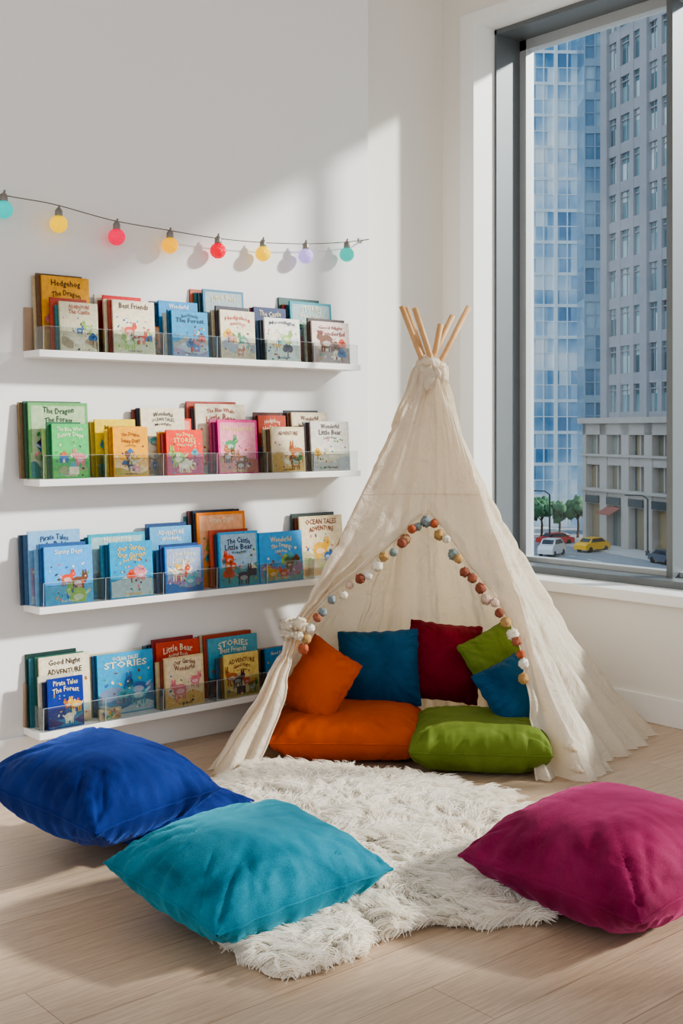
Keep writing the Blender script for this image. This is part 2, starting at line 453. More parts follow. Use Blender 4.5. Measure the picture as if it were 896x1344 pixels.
# (x0,x1,ytop, row(0 back,1 front), cover, ink, [stack colours])
CR = '#efe3cc'
shelves = [
 [(50, 120, 362, 0, '#d9a441', '#4a2c18', ['#6b4a2e', '#c8b28a']), (72, 131, 396, 1, '#d8d2b8', '#b8442e', ['#2e7f86', '#b7452f']),
  (130, 188, 388, 0, '#c8323a', '#f6e6b8', ['#8f2530', CR]), (142, 205, 394, 1, '#efe3cb', '#5a3a22', ['#a53b2c', '#d9c9a8']),
  (194, 214, 428, 0, '#d98a3a', '#ffffff', []),
  (203, 262, 395, 0, '#3f8fc0', '#ffffff', ['#24527f', '#2f4a5d']), (219, 275, 408, 1, '#2f8fb8', '#12344a', ['#1f5d85', '#c4ccc4']),
  (262, 323, 380, 0, '#4b7f96', '#e9dcb0', ['#233a4a', '#2f7c80', '#b85a3a']), (283, 337, 407, 1, '#ece0c8', '#c8402e', ['#3a3440', '#b8a78a']),
  (328, 378, 403, 0, '#27365c', '#e9d9b0', ['#7a2f3a']), (341, 396, 417, 1, '#f0ece2', '#3b4a5a', ['#2a2a3a', '#4a6a8a']),
  (376, 438, 396, 0, '#3c8fa0', '#f5ecd0', ['#24364a', '#9a3f33', '#2b5b55']), (403, 460, 422, 1, '#e9d5cc', '#8a2f3a', ['#4a3a34', '#a9b8b2'])],
 [(32, 118, 528, 0, '#6fa06a', '#1d4a35', ['#2f5a44', '#79603c']), (62, 118, 556, 1, '#58b06a', '#f3f0d0', ['#2c6e48', '#a5c878']),
  (119, 180, 550, 0, '#e4c94a', '#7a5a1a', ['#c7a838', '#e9dca8']), (142, 196, 560, 1, '#f2a71f', '#8a3a12', ['#d4951c', '#f0c440']),
  (180, 245, 535, 0, '#eadfc8', '#1e1e24', ['#2a2a34', '#7a3a2e']), (200, 256, 549, 0, '#d8452f', '#f7e7b0', []),
  (212, 268, 564, 1, '#e0492e', '#f8e9a0', ['#a02c28', '#d8842a']),
  (252, 325, 530, 0, '#e8dcc6', '#a33a28', ['#3a2f38', '#b04a3a']), (280, 341, 551, 1, '#d93f8c', '#f7e08a', ['#8a2358', '#c04a7a']),
  (334, 378, 545, 0, '#a84a35', '#f2e2bf', ['#5a2a26']), (350, 402, 560, 1, '#e3d3b4', '#6a3420', ['#6a4a34', '#a89878']),
  (378, 432, 541, 0, '#d9cbb0', '#6a2a22', ['#6a3a2a', '#3a3a40']), (402, 460, 553, 1, '#dfdcd4', '#5a4a4a', ['#4a2f34', '#8a8f94'])],
 [(32, 108, 696, 0, '#8fb8d8', '#2c4a78', ['#46688c', '#2a4664']), (52, 124, 717, 1, '#5ba8e0', '#f4f0da', ['#2a5a94', '#7ab0d8']),
  (111, 193, 700, 0, '#3f9fb4', '#f4ecd2', ['#1f6a84', '#2a4a6a']), (138, 202, 711, 1, '#2b96bc', '#f6c850', ['#1a5a80', '#3a88a8']),
  (192, 254, 691, 0, '#6fa8cc', '#f7f0e0', ['#2a4a7a']), (210, 268, 717, 1, '#2f78b8', '#e8e4d0', ['#1c3f74', '#3a6a9a']),
  (254, 325, 672, 0, '#e88a2c', '#fff2cc', ['#26364a', '#5a2c2a', '#2f7a84']), (281, 341, 698, 1, '#4fa6d4', '#16345a', ['#223a5a', '#c04a2e']),
  (334, 400, 698, 1, '#52a4dc', '#f8e9b0', ['#1e3f6e', '#2a6aa0']),
  (388, 452, 677, 0, '#e0d0b0', '#8a3a2a', ['#7a3a2a', '#3a4a4a'])],
 [(46, 120, 861, 0, '#e9dec6', '#4a3a2a', ['#2f6a5a', '#3a7a88', '#20403c']), (56, 111, 890, 1, '#1d3580', '#f0e6c0', ['#16285c', '#d8d0bc']),
  (122, 203, 857, 0, '#3f9cc4', '#fff0c8', ['#1f5a84', '#c8c0a8']), (132, 160, 930, 1, '#d8c8a8', '#7a4a2a', []),
  (200, 264, 842, 0, '#b84a3c', '#f2e6c6', ['#8a2a30', '#2a2a30', '#5a7a8a']), (210, 270, 862, 1, '#ddc9a2', '#7a3220', ['#8a3a2a', '#c8b48a']),
  (268, 340, 836, 0, '#5fa0b4', '#f7e7c0', ['#a8402c', '#c8b090', '#34506a']), (288, 341, 858, 1, '#e4cf8c', '#8a3a2a', ['#7a5a34', '#2f5a7a']),
  (342, 384, 850, 0, '#3f86b4', '#f4e8c8', ['#2a2f3a'])],
]
def vivid(c):
    c = c.lstrip('#'); v = [int(c[i:i+2], 16) for i in (0, 2, 4)]; m_ = sum(v)/3
    return '#%02x%02x%02x' % tuple(int(max(0, min(255, m_+(x-m_)*1.28+3))) for x in v)
for k, L_ in enumerate(shelves):
    b = MB(); r = random.Random(300+k)
    zb = SZ[k]+SHT+0.001
    for (p0, p1, yt, row, cov, ink, st) in L_:
        off = 0.062 if row == 0 else 0.114
        Y = YB-off
        x0 = wallX(p0+8*(p1-p0 > 30), Y); x1 = wallX(p1, Y)
        zt = wallZ((p0+p1)/2, yt, Y); h = zt-zb
        lean = 4.5 if row == 0 else 4.0
        yaw = r.uniform(0, 2.6) if row else 0
        th = 0.0095
        if not st: off = off-0.012 if row == 0 and p1-p0 > 30 else off-0.004
        book(b, x0, x1, zb, h, off, th, vivid(cov), ink, r, True, lean, yaw)
        oo = off
        for j, c in enumerate(st):
            oo -= 0.0108
            dx = -0.012*(j+1)+r.uniform(-0.004, 0.003); dh = r.uniform(-0.020, 0.016)
            book(b, x0+dx, x1+dx-r.uniform(0, .01), zb, h+dh, oo, th, c, ink, r, False, lean, yaw)
    b.obj('picture_books', [M_book, mat('book_pages', '#efe8da', 0.8, var=0.15, vscale=300)], colors=True)

# ---------------------------------------------------------------- string lights
sl = empty('string_lights', (2.8, YB-0.05, 2.0))
YS = YB-0.05
wp = [(-60, 238), (5, 256), (70, 268), (147, 289), (214, 301), (280, 312), (340, 318), (398, 320), (450, 318), (484, 314)]
pts = [Vector((min(wallX(x, YS), 3.655), YS, wallZ(x, y, YS))) for x, y in wp]
pts = [Vector((0.9, YS, pts[0].z+0.22))] + pts
fine = []
for i in range(len(pts)-1):
    p0 = pts[max(i-1, 0)]; p1 = pts[i]; p2 = pts[i+1]; p3 = pts[min(i+2, len(pts)-1)]
    for k in range(8):
        t = k/8
        fine.append(0.5*((2*p1)+(-p0+p2)*t+(2*p0-5*p1+4*p2-p3)*t*t+(-p0+3*p1-3*p2+p3)*t**3))
fine.append(pts[-1])
b = MB(); b.tube(fine, 0.0020, 6); b.obj('wire', [mat('wire_dark', '#6a665f', 0.6)], sl, True)
b = MB(); pe = pts[-1]
b.tube([pe, pe+Vector((0.0, 0.05, 0.0))], 0.003, 6)
b.box(pe.x-0.02, pe.x+0.004, YB-0.006, YB, pe.z-0.010, pe.z+0.010)
ps = pts[0]; b.tube([ps, ps+Vector((0.0, 0.05, 0.0))], 0.003, 6)
b.obj('wall_hook', [M_alul], sl)
bulbs = [(5, 275, '#2fc8c4'), (77, 294, '#f8d416'), (153, 311, '#f0245a'), (223, 322, '#f8c41c'), (286, 329, '#e8183a'),
         (345, 333, '#f4d01c'), (401, 336, '#c0aee4'), (455, 334, '#44c0b4')]
bs = MB(); bb = MB(); mats_b = []
for i, (x, y, c) in enumerate(bulbs):
    P = Vector((wallX(x, YS), YS, wallZ(x, y, YS)))
    bb.ball(P, 0.033, i, nu=24, nv=16)
    r_ = lambda t: [0.006, 0.011, 0.014, 0.014, 0.015][min(4, int(t*4.99))]
    bs.tube([P+Vector((0, 0, z)) for z in (0.060, 0.054, 0.048, 0.036, 0.027)], r_, 14)
    bs.tube([P+Vector((0, 0, .058)), P+Vector((0.004, 0, .07))], 0.004, 6)
    m, nt, p, out = new_mat('bulb_glass_%d' % i)
    cl = lin(c)
    vo = nt.nodes.new('ShaderNodeTexVoronoi'); vo.inputs['Scale'].default_value = 150
    tc = nt.nodes.new('ShaderNodeTexCoord'); nt.links.new(tc.outputs['Object'], vo.inputs['Vector'])
    bu = nt.nodes.new('ShaderNodeBump'); bu.inputs['Strength'].default_value = 0.9; bu.inputs['Distance'].default_value = 0.004
    nt.links.new(vo.outputs['Distance'], bu.inputs['Height']); nt.links.new(bu.outputs['Normal'], p.inputs['Normal'])
    p.inputs['Base Color'].default_value = cl; p.inputs['Roughness'].default_value = 0.2
    p.inputs['Emission Color'].default_value = cl; p.inputs['Emission Strength'].default_value = 0.7
    tl = nt.nodes.new('ShaderNodeBsdfTransparent'); tl.inputs['Color'].default_value = cl
    ms = nt.nodes.new('ShaderNodeMixShader'); ms.inputs['Fac'].default_value = 0.28
    nt.links.new(p.outputs[0], ms.inputs[1]); nt.links.new(tl.outputs[0], ms.inputs[2]); nt.links.new(ms.outputs[0], out.inputs['Surface'])
    mats_b.append(m)
bb.obj('bulbs', mats_b, sl, True)
bs.obj('sockets', [mat('socket_metal', '#8a8680', 0.35, 0.6)], sl, True)

# ---------------------------------------------------------------- teepee
TP = empty('teepee_tent', tuple(W(0.37, 4.98)))
AP = Vector((0.373, 5.0, 1.52))
def base(l, d): return Vector((l, d, 0))
ridges = {'FL': (base(-.46, 4.37), 1.05), 'L': (base(-.30, 4.83), 1.0), 'BL': (base(.16, 5.24), 1.0), 'B': (base(.86, 5.38), 1.0),
          'R': (base(1.27, 4.88), 1.42), 'FR': (base(.87, 4.25), 1.08)}
RC = 0.058
def ridge(k, t):
    bpt, p = ridges[k]
    v = bpt-Vector((AP.x, AP.y, 0)); u = v.normalized()
    v = v-u*RC
    s = max(0, 1-t)
    q = Vector((AP.x, AP.y, 0))+v*(s**p)+u*RC
    q.z = AP.z*t
    return q
def interp(tab, t):
    for (a, x), (b_, y) in zip(tab, tab[1:]):
        if t <= b_: 
            k = (t-a)/(b_-a); return x+(y-x)*k
    return tab[-1][1]
def drape(P, t, ang, amp=1.0):
    """radial wrinkles + hem flare"""
    c = Vector((AP.x, AP.y, P.z)); n = (P-c)
    if n.length < 1e-4: return P
    n.normalize()
    s = 1-t
    w = noise.noise(Vector((ang*7, t*1.4, 1.3)))*0.055*s**0.7
    w += noise.noise(Vector((ang*22+t*5, t*2.5, 5.3)))*0.026*(0.3+s*0.7)
    w += noise.noise(Vector((P.x*7+P.z*4, P.y*7, P.z*7)))*0.012
    w += max(0, .22-abs(noise.noise(Vector((P.x*5+P.z*3, P.y*5-P.z*4, P.z*5+3)))))*-0.045
    w += math.exp(-((t-.96)/.08)**2)*0.012*math.sin(ang*16)
    w += max(0, 0.16-t)/0.16*(0.02+0.05*noise.noise(Vector((ang*14, 0, 9)))+0.028*noise.noise(Vector((ang*36, t*8, 3))))
    P = P+n*w*amp
    P.z = max(P.z, 0.004)
    return P
NT = 150
tv = [ (i/NT) for i in range(NT+1)]
cv = MB()
# wrap around the back
order = ['FL', 'L', 'BL', 'B', 'R', 'FR']; NS = 44
cols_ = []
for a in range(5):
    for j in range(NS + (1 if a == 4 else 0)):
        cols_.append((order[a], order[a+1], j/NS, a+j/NS))
vs = []
for t in tv:
    for (k0, k1, w, ang) in cols_:
        P = ridge(k0, t).lerp(ridge(k1, t), w)
        c = Vector((AP.x, AP.y, P.z)); n = (c-P)
        if n.length > 0: n.normalize()
        P = P+n*0.05*math.sin(math.pi*w)*math.sin(math.pi*min(1, (1-t)*1.1)*0.9)
        vs.append(ROT @ drape(P, t, ang))
nc = len(cols_)
fs = [(i*nc+j, i*nc+j+1, (i+1)*nc+j+1, (i+1)*nc+j) for i in range(NT) for j in range(nc-1)]
cv.add(vs, fs)
SLT = [(0, .12), (.034, .11), (.12, .10), (.189, .085), (.26, .055), (.318, .04), (.36, .045), (.407, .09), (.44, .15), (.47, .227), (.526, .354), (.587, .459), (.615, .573)]
SRT = [(0, .86), (.1, .90), (.2, .935), (.286, .955), (.34, .945), (.4, .905), (.46, .835), (.529, .741), (.575, .675), (.615, .573)]
def front(s, t, amp=1.0):
    P = ridge('FL', t).lerp(ridge('FR', t), s)
    P = P+Vector((0, 0.03, 0))*math.sin(math.pi*s)*min(1, (1-t)*3)
    ang = 0-s*1.0 if s < 0.573 else 5+(1-s)
    if t >= TO:      # blend the two noise domains over the closed upper panel
        A0 = drape(P, t, -s, amp); A1 = drape(P, t, 5+(1-s), amp)
        k = min(1, max(0, (s-0.35)/0.4)); k = k*k*(3-2*k)
        return A0.lerp(A1, k)
    A0 = drape(P, t, ang, amp)
    kk = max(0, 1-(TO-t)/0.05)
    if kk > 0:
        B0 = drape(P, t, -s, amp); B1 = drape(P, t, 5+(1-s), amp)
        k = min(1, max(0, (s-0.35)/0.4)); k = k*k*(3-2*k)
        A0 = A0.lerp(B0.lerp(B1, k), kk)
    return A0
TO = 0.615
def strip(fa, fb, t0, t1, nt_, ns_, gather=None):
    vs = []
    for i in range(nt_+1):
        t = t0+(t1-t0)*i/nt_
        for j in range(ns_+1):
            s = fa(t)+(fb(t)-fa(t))*j/ns_
            P = front(s, t)
            if gather and t < TO:
                g = gather(t, j/ns_)
                P = P+g
            vs.append(ROT @ P)
    m_ = ns_+1
    cv.add(vs, [(i*m_+j, (i+1)*m_+j, (i+1)*m_+j+1, i*m_+j+1) for i in range(nt_) for j in range(ns_)])
def gl(t, w):
    k = math.exp(-((t-0.318)/0.035)**2)
    f = 0.018*math.sin(w*16)*(0.4+min(1, abs(t-.318)*6))*(1 if t < .45 else max(0, 1-(t-.45)*8))
    return Vector((-0.02*k, -0.03*math.sin(math.pi*w)*(1-k)*max(0, (0.5-t))*2-f*math.sin(math.pi*w), 0))
def gr(t, w):
    return Vector((0, -0.02*math.sin(w*9)*math.sin(math.pi*min(1, w))*max(0, .4-t)*2.5, 0))
strip(lambda t: 0.0, lambda t: interp(SLT, t), 0, TO, 90, 44, gl)
strip(lambda t: interp(SRT, t), lambda t: 1.0, 0, TO, 90, 34, gr)
strip(lambda t: 0.0, lambda t: 1.0, TO, 1.0, 70, 100)
co = cv.obj('canvas', [M_canvas], TP, True)
md = co.modifiers.new('weld', 'WELD'); md.merge_threshold = 0.0008
# hems + seam
hb = MB()
edge = [front(interp(SLT, t), t)+gl(t, 1)+Vector((0, -0.002, 0)) for t in np.linspace(0.0, TO, 60)]
edgeR = [front(interp(SRT, t), t)+gr(t, 0)+Vector((0, -0.002, 0)) for t in np.linspace(TO, 0.0, 60)]
hb.tube([ROT @ p for p in edge[:-1]], 0.004, 6); hb.tube([ROT @ p for p in edgeR], 0.004, 6)
seam = [front(s, 0.655)+Vector((0, -0.001, 0)) for s in np.linspace(0.02, 0.98, 80)]
hb.tube([ROT @ p for p in seam], 0.002, 5)
hb.obj('hem', [M_canvas], TP, True)
# collar and tie-back gathers
def crumple(c, R, r, sz, seed, n=70, m_=24):
    vs = []
    for i in range(n):
        a = 2*math.pi*i/n
        for j in range(m_):
            p = 2*math.pi*j/m_
            rr = r*(1+0.6*noise.noise(Vector((math.cos(a)*2.5, math.sin(a)*2.5, math.cos(p)*1.2+seed)))+0.35*noise.noise(Vector((math.cos(a)*5, math.sin(a)*5+math.sin(p)*2, seed))))
            q = Vector(((R+rr*math.cos(p))*math.cos(a), (R+rr*math.cos(p))*math.sin(a), rr*math.sin(p)*sz+0.012*math.sin(a*2+seed)))
            vs.append(ROT @ (Vector(c)+q))
    fs = [(i*m_+j, ((i+1) % n)*m_+j, ((i+1) % n)*m_+(j+1) % m_, i*m_+(j+1) % m_) for i in range(n) for j in range(m_)]
    return vs, fs
kb = MB()
kb.add(*crumple((AP.x, AP.y, 1.455), 0.052, 0.022, 1.5, 2.2))
kb.add(*crumple((AP.x+0.006, AP.y, 1.49), 0.044, 0.020, 1.6, 7.7))
kb.add(*crumple((AP.x-0.004, AP.y, 1.525), 0.036, 0.017, 1.7, 11.7))
kb.obj('collar', [M_canvas], TP, True)
kb = MB()
tiep = front(0.01, 0.325)
kb.add(*crumple((tiep.x-0.002, tiep.y-0.01, tiep.z), 0.026, 0.013, 1.1, 4.2))
for q, (dl, dz, ww) in enumerate([(-.03, .020, .030), (.010, .024, .027), (-.035, -.016, .026), (.003, -.026, .022)]):   # knot puffs
    cc = tiep+Vector((dl, -0.042, dz))
    b2 = MB(); b2.ball((0, 0, 0), ww, 0, nu=20, nv=14, sc=(1, .55, .7), bump=0.9, seed=q*4.4)
    kb.add([ROT @ (cc+Vector(v)) for v in b2.v], b2.f)
kb.obj('tie_back', [M_canvas], TP, True)
# poles
pb = MB()
for i, (l, d, ext) in enumerate([(-.41, 4.43, .185), (.83, 4.33, .185), (.93, 4.93, .18), (.93, 5.44, .17), (.12, 5.32, .13), (-.39, 4.87, .155)]):
    B = Vector((l, d, 0.0))
    jit = Vector((0.022*math.cos(i*1.9), 0.022*math.sin(i*1.9), 0))
    A2 = Vector((AP.x, AP.y, 1.50))+jit
    top = A2+(A2-B)*ext
    n = 10
    pb.tube([ROT @ B.lerp(top, q/n)+Vector((0.002*math.sin(q+i), 0, 0)) for q in range(n+1)], 0.0135, 10, r2=0.0125)
pb.obj('poles', [M_pole], TP, True)
# pompom garland
pc = [lin(c) for c in ('#efe7da', '#a8664c', '#bb9560', '#8a9496', '#d6b8a6', '#94543f', '#e6dbc6', '#8e9a96', '#ece1cf', '#ae8460', '#b5603f')]
gb = MB(); th_ = MB()
path = [front(interp(SLT, t), t)+Vector((0.004, -0.02, -0.006)) for t in np.linspace(0.30, TO-0.004, 60)] + \
       [front(interp(SRT, t), t)+Vector((-0.004, -0.02, -0.006)) for t in np.linspace(TO-0.01, 0.24, 60)]
acc = 0; nxt = 0.01; i0 = 0
r = random.Random(5)
for a, c in zip(path, path[1:]):
    L0 = (c-a).length
    while acc+L0 >= nxt:
        P = a.lerp(c, (nxt-acc)/L0)
        rad = r.uniform(0.015, 0.022)
        q = P+Vector((r.uniform(-.006, .006), -0.012, -rad*0.9-r.uniform(0, .024)))
        gb.ball(ROT @ q, rad, 0, r.choice(pc), 22, 14, bump=0.35, seed=r.random()*50)
        th_.tube([ROT @ P, ROT @ q], 0.001, 4)
        nxt += r.uniform(0.036, 0.050)
    acc += L0
th_.tube([ROT @ p for p in path], 0.0018, 5)
gb.obj('pompoms', [M_pom], TP, True, colors=True)
th_.obj('garland_string', [M_rope], TP, True)
# small toggles at the hem on the right
tb = MB()
for (s, t) in ((0.985, 0.03), (0.99, 0.075)):
    P = front(s, t)+Vector((0.0, -0.02, 0))
    tb.tube([ROT @ (P+Vector((-.03, 0, .004))), ROT @ P, ROT @ (P+Vector((.02, .0, -.012)))], 0.008, 8)
    tb.ball(ROT @ P, 0.014, nu=12, nv=8)
tb.obj('toggle_ties', [M_canvas], TP, True)

# ---------------------------------------------------------------- cushions
def velvet(name, c, bright=None, sheen=1.0, fine=420, nap=0.34, bstr=0.3):
    m, nt, p, out = new_mat(name)
    L = nt.links.new
    cc = lin(c); br = lin(bright or c)
    tc = nt.nodes.new('ShaderNodeTexCoord')
    n = nt.nodes.new('ShaderNodeTexNoise'); n.inputs['Scale'].default_value = 3.6; n.inputs['Detail'].default_value = 5
    n.inputs['Distortion'].default_value = 1.5; n.inputs['Roughness'].default_value = 0.55
    L(tc.outputs['Object'], n.inputs['Vector'])
    f = nt.nodes.new('ShaderNodeTexNoise'); f.inputs['Scale'].default_value = fine; f.inputs['Detail'].default_value = 3
    L(tc.outputs['Object'], f.inputs['Vector'])
    ad = nt.nodes.new('ShaderNodeMath'); ad.operation = 'MULTIPLY_ADD'; ad.inputs[1].default_value = 0.5
    L(f.outputs['Fac'], ad.inputs[0]); L(n.outputs['Fac'], ad.inputs[2])
    cr = nt.nodes.new('ShaderNodeValToRGB')
    cr.color_ramp.elements[0].position = 0.52; cr.color_ramp.elements[0].color = tuple(x*(1-nap) for x in cc[:3])+(1,)
    cr.color_ramp.elements[1].position = 0.98; cr.color_ramp.elements[1].color = tuple(cc[i]*(1-nap)+br[i]*nap*.7+cc[i]*nap*.5 for i in range(3))+(1,)
    L(ad.outputs[0], cr.inputs['Fac']); L(cr.outputs['Color'], p.inputs['Base Color'])
    p.inputs['Roughness'].default_value = 0.62; p.inputs['Specular IOR Level'].default_value = 0.28
    p.inputs['Specular Tint'].default_value = br
    p.inputs['Sheen Weight'].default_value = sheen; p.inputs['Sheen Roughness'].default_value = 0.28
    p.inputs['Sheen Tint'].default_value = br
    b2 = nt.nodes.new('ShaderNodeMath'); b2.operation = 'MULTIPLY_ADD'; b2.inputs[1].default_value = 1.6
    L(n.outputs['Fac'], b2.inputs[0]); L(f.outputs['Fac'], b2.inputs[2])
    b = nt.nodes.new('ShaderNodeBump'); b.inputs['Strength'].default_value = bstr; b.inputs['Distance'].default_value = 0.008
    L(b2.outputs[0], b.inputs['Height']); L(b.outputs['Normal'], p.inputs['Normal'])
    return m
def pillow(name, w, h, T, m, M, seed, pinch=0.06, n=76, wr=1.3, boxy=2.6, pw=0.5, floor=None, parent=None):
    def crease(a, b_, s):
        return -max(0.0, 0.16-abs(noise.noise(Vector((a, b_, s)))))*2.2
    def pt(u, v, sgn):
        ex = 1-pinch*(1-v*v)*abs(u)**2-0.02*abs(u*v)**8; ey = 1-pinch*(1-u*u)*abs(v)**2-0.02*abs(u*v)**8
        fu = max(0, 1-abs(u)**boxy)**pw; fv = max(0, 1-abs(v)**boxy)**pw
        z = T/2*fu*fv*sgn
        z *= 1+0.10*noise.noise(Vector((u*1.4, v*1.4, seed+sgn)))
        eu = math.exp(-(1-abs(u))*3.2); ev = math.exp(-(1-abs(v))*3.2)
        q = (fu*fv)**0.5
        z += sgn*wr*T*0.10*q*(crease(v*4.5, u*1.1, seed*2+sgn)*eu + crease(u*4.5, v*1.1, seed*3+sgn)*ev)
        z += sgn*wr*T*0.045*q*(noise.noise(Vector((v*9, u*1.2, seed+sgn)))*eu**2 + noise.noise(Vector((u*9, v*1.2, seed+4+sgn)))*ev**2)
        if u*v > 0: dd = crease((u-v)*3.2, (u+v)*.6, seed+7)
        else: dd = crease((u+v)*3.2, (u-v)*.6, seed+9)
        z += sgn*wr*T*0.13*dd*min(1, abs(u*v)*1.8)*q
        x = w/2*u*ex; y = h/2*v*ey
        x += 0.004*wr*noise.noise(Vector((u*2, v*6, seed))); y += 0.004*wr*noise.noise(Vector((u*6, v*2, seed+3)))
        P = M @ Vector((x, y, z))
        if floor is not None and P.z < floor: P.z = floor+0.0005*abs(u)
        return P
    g = [math.sin(math.pi/2*(2*i/n-1)) for i in range(n+1)]
    vs = []; top = {}; bot = {}
    for i, u in enumerate(g):
        for j, v in enumerate(g):
            top[i, j] = len(vs); vs.append(pt(u, v, 1))
    for i, u in enumerate(g):
        for j, v in enumerate(g):
            if i in (0, n) or j in (0, n): bot[i, j] = top[i, j]
            else:
                bot[i, j] = len(vs); vs.append(pt(u, v, -1))
    fs = []
    for i in range(n):
        for j in range(n):
            fs.append((top[i, j], top[i+1, j], top[i+1, j+1], top[i, j+1]))
            fs.append((bot[i, j], bot[i, j+1], bot[i+1, j+1], bot[i+1, j]))
    mb = MB(); mb.add(vs, fs)
    ring = [vs[top[i, 0]] for i in range(n)]+[vs[top[n, j]] for j in range(n)]+[vs[top[n-i, n]] for i in range(n)]+[vs[top[0, n-j]] for j in range(n+1)]
    mb.tube(ring, 0.0035, 6, cap=False)
    return mb.obj(name, [m], parent, True)

def flatM(l, d, z, dirl, dird, tx=0, ty=0):
    an = math.atan2(dird, dirl)
    return ROT @ Matrix.Translation((l, d, z)) @ Matrix.Rotation(an, 4, 'Z') @ Matrix.Rotation(math.radians(tx), 4, 'X') @ Matrix.Rotation(math.radians(ty), 4, 'Y')
def standM(l, d, z, yaw=0, lean=15, roll=0):
    return ROT @ Matrix.Translation((l, d, z)) @ Matrix.Rotation(math.radians(yaw), 4, 'Z') @ Matrix.Rotation(math.radians(90-lean), 4, 'X') @ Matrix.Rotation(math.radians(roll), 4, 'Z')

V_teal = velvet('velvet_teal', '#0d667e', '#5cb8c8')
V_blue = velvet('velvet_cobalt', '#0c1c58', '#4466be')
V_mag = velvet('velvet_magenta', '#7a143c', '#c65888')
V_or = velvet('cotton_orange', '#bd4f24', '#e89868', 0.35, 500, .15, .3)
V_gr = velvet('cotton_green', '#62742f', '#a8b868', 0.35, 500, .15, .3)
V_bl2 = velvet('velvet_blue', '#174a70', '#5088b0', 0.5)
V_red = velvet('velvet_crimson', '#761426', '#b04858', 0.5)
V_lime = velvet('velvet_lime', '#6b8036', '#a8c068', 0.45)

pillow('floor_pillow', .555, .515, .245, V_teal, flatM(-.240, 3.065, .132, .45, .39, 3, -2), 1.0, floor=0.02)
pillow('floor_pillow', .48, .46, .14, V_blue, flatM(-.600, 3.74, .072, .29, .40, 0, 0), 2.0, floor=0.004)
pillow('floor_pillow', .51, .52, .265, V_blue, flatM(-.715, 3.53, .203, .29, .40, 0, -0) @ Matrix.Rotation(math.radians(6), 4, 'X'), 3.0, floor=0.004)
pillow('floor_pillow', .585, .585, .275, V_mag, flatM(.715, 3.145, .140, .36, -.415, 4, 0), 4.0, floor=0.004)
pillow('seat_cushion', .60, .46, .18, V_or, flatM(.03, 4.64, .090, 1, -.03), 5.0, pinch=0.03, boxy=5, pw=.45, floor=0.004, wr=1.5)
pillow('seat_cushion', .52, .47, .18, V_gr, flatM(.52, 4.50, .090, 1, -.10), 6.0, pinch=0.03, boxy=5, pw=.45, floor=0.004, wr=1.5)
pillow('throw_pillow', .27, .29, .14, V_or, standM(-.085, 4.60, .280, -35, 22, -22), 7.0)
pillow('throw_pillow', .33, .31, .14, V_bl2, standM(.152, 4.84, .285, -5, 18, 3), 8.0)
pillow('throw_pillow', .30, .32, .14, V_red, standM(.42, 4.90, .300, 4, 16, -7), 9.0)
pillow('throw_pillow', .31, .31, .14, V_lime, standM(.665, 4.87, .30, 20, 18, 24), 10.0)
pillow('throw_pillow', .27, .27, .14, V_bl2, standM(.672, 4.58, .245, 18, 30, 22), 11.0)

# ---------------------------------------------------------------- sheepskin rug
outl = [(310, 1022), (360, 1008), (430, 1012), (510, 1020), (590, 1036), (652, 1050), (676, 1072), (640, 1096), (622, 1128), (650, 1162), (694, 1182),
        (690, 1200), (630, 1210), (560, 1206), (510, 1222), (460, 1248), (405, 1268), (350, 1270), (304, 1240), (298, 1222), (326, 1190), (335, 1130), (296, 1080), (288, 1045)]
ol = [Vector(floorP(x, y, 0.02)) for x, y in outl]
sm = []
N0 = len(ol)
for i in range(N0):
    p0, p1, p2, p3 = ol[i-1], ol[i], ol[(i+1) % N0], ol[(i+2) % N0]
    for k in range(6):
        t = k/6
        q = 0.5*((2*p1)+(-p0+p2)*t+(2*p0-5*p1+4*p2-p3)*t*t+(-p0+3*p1-3*p2+p3)*t**3)
        sm.append(q+Vector((noise.noise(Vector((q.x*18, q.y*18, 1))), noise.noise(Vector((q.x*18, q.y*18, 7)))))*.035)
cen = Vector((sum(p.x for p in sm)/len(sm), sum(p.y for p in sm)/len(sm)))
NR = 24; K = len(sm)
vs = []
for i in range(NR+1):
    rr = i/NR
    for p in sm:
        q = cen.lerp(p, rr)
        z = 0.004+0.030*(1-rr**6)*(1+0.7*noise.noise(Vector((q.x*7, q.y*7, 0))))
        vs.append(ROT @ Vector((q.x, q.y, z)))
fs = [(i*K+j, (i+1)*K+j, (i+1)*K+(j+1) % K, i*K+(j+1) % K) for i in range(NR) for j in range(K)]
RUG = empty('sheepskin_rug', tuple(W(cen.x, cen.y)))
M_fur, nt, p, out = new_mat('wool_fur')
tc = nt.nodes.new('ShaderNodeTexCoord'); nn = nt.nodes.new('ShaderNodeTexNoise'); nn.inputs['Scale'].default_value = 9
nt.links.new(tc.outputs['Object'], nn.inputs['Vector'])
mx = nt.nodes.new('ShaderNodeMix'); mx.data_type = 'RGBA'; mx.inputs['A'].default_value = lin('#faf2e4'); mx.inputs['B'].default_value = lin('#fffcf6')
nt.links.new(nn.outputs['Fac'], mx.inputs['Factor']); nt.links.new(mx.outputs['Result'], p.inputs['Base Color'])
p.inputs['Roughness'].default_value = 0.55; p.inputs['Specular IOR Level'].default_value = 0.4
tr = nt.nodes.new('ShaderNodeBsdfTranslucent'); tr.inputs['Color'].default_value = lin('#fffaf0')
ms = nt.nodes.new('ShaderNodeMixShader'); ms.inputs['Fac'].default_value = 0.4
nt.links.new(p.outputs[0], ms.inputs[1]); nt.links.new(tr.outputs[0], ms.inputs[2]); nt.links.new(ms.outputs[0], out.inputs['Surface'])
M_hide = mat('hide_wool', '#f6eee0', 0.9, var=0.04)
add_mesh('hide', vs, fs, [M_hide], None, True, RUG)
tri = []
for f in fs: tri += [(f[0], f[1], f[2]), (f[0], f[2], f[3])]
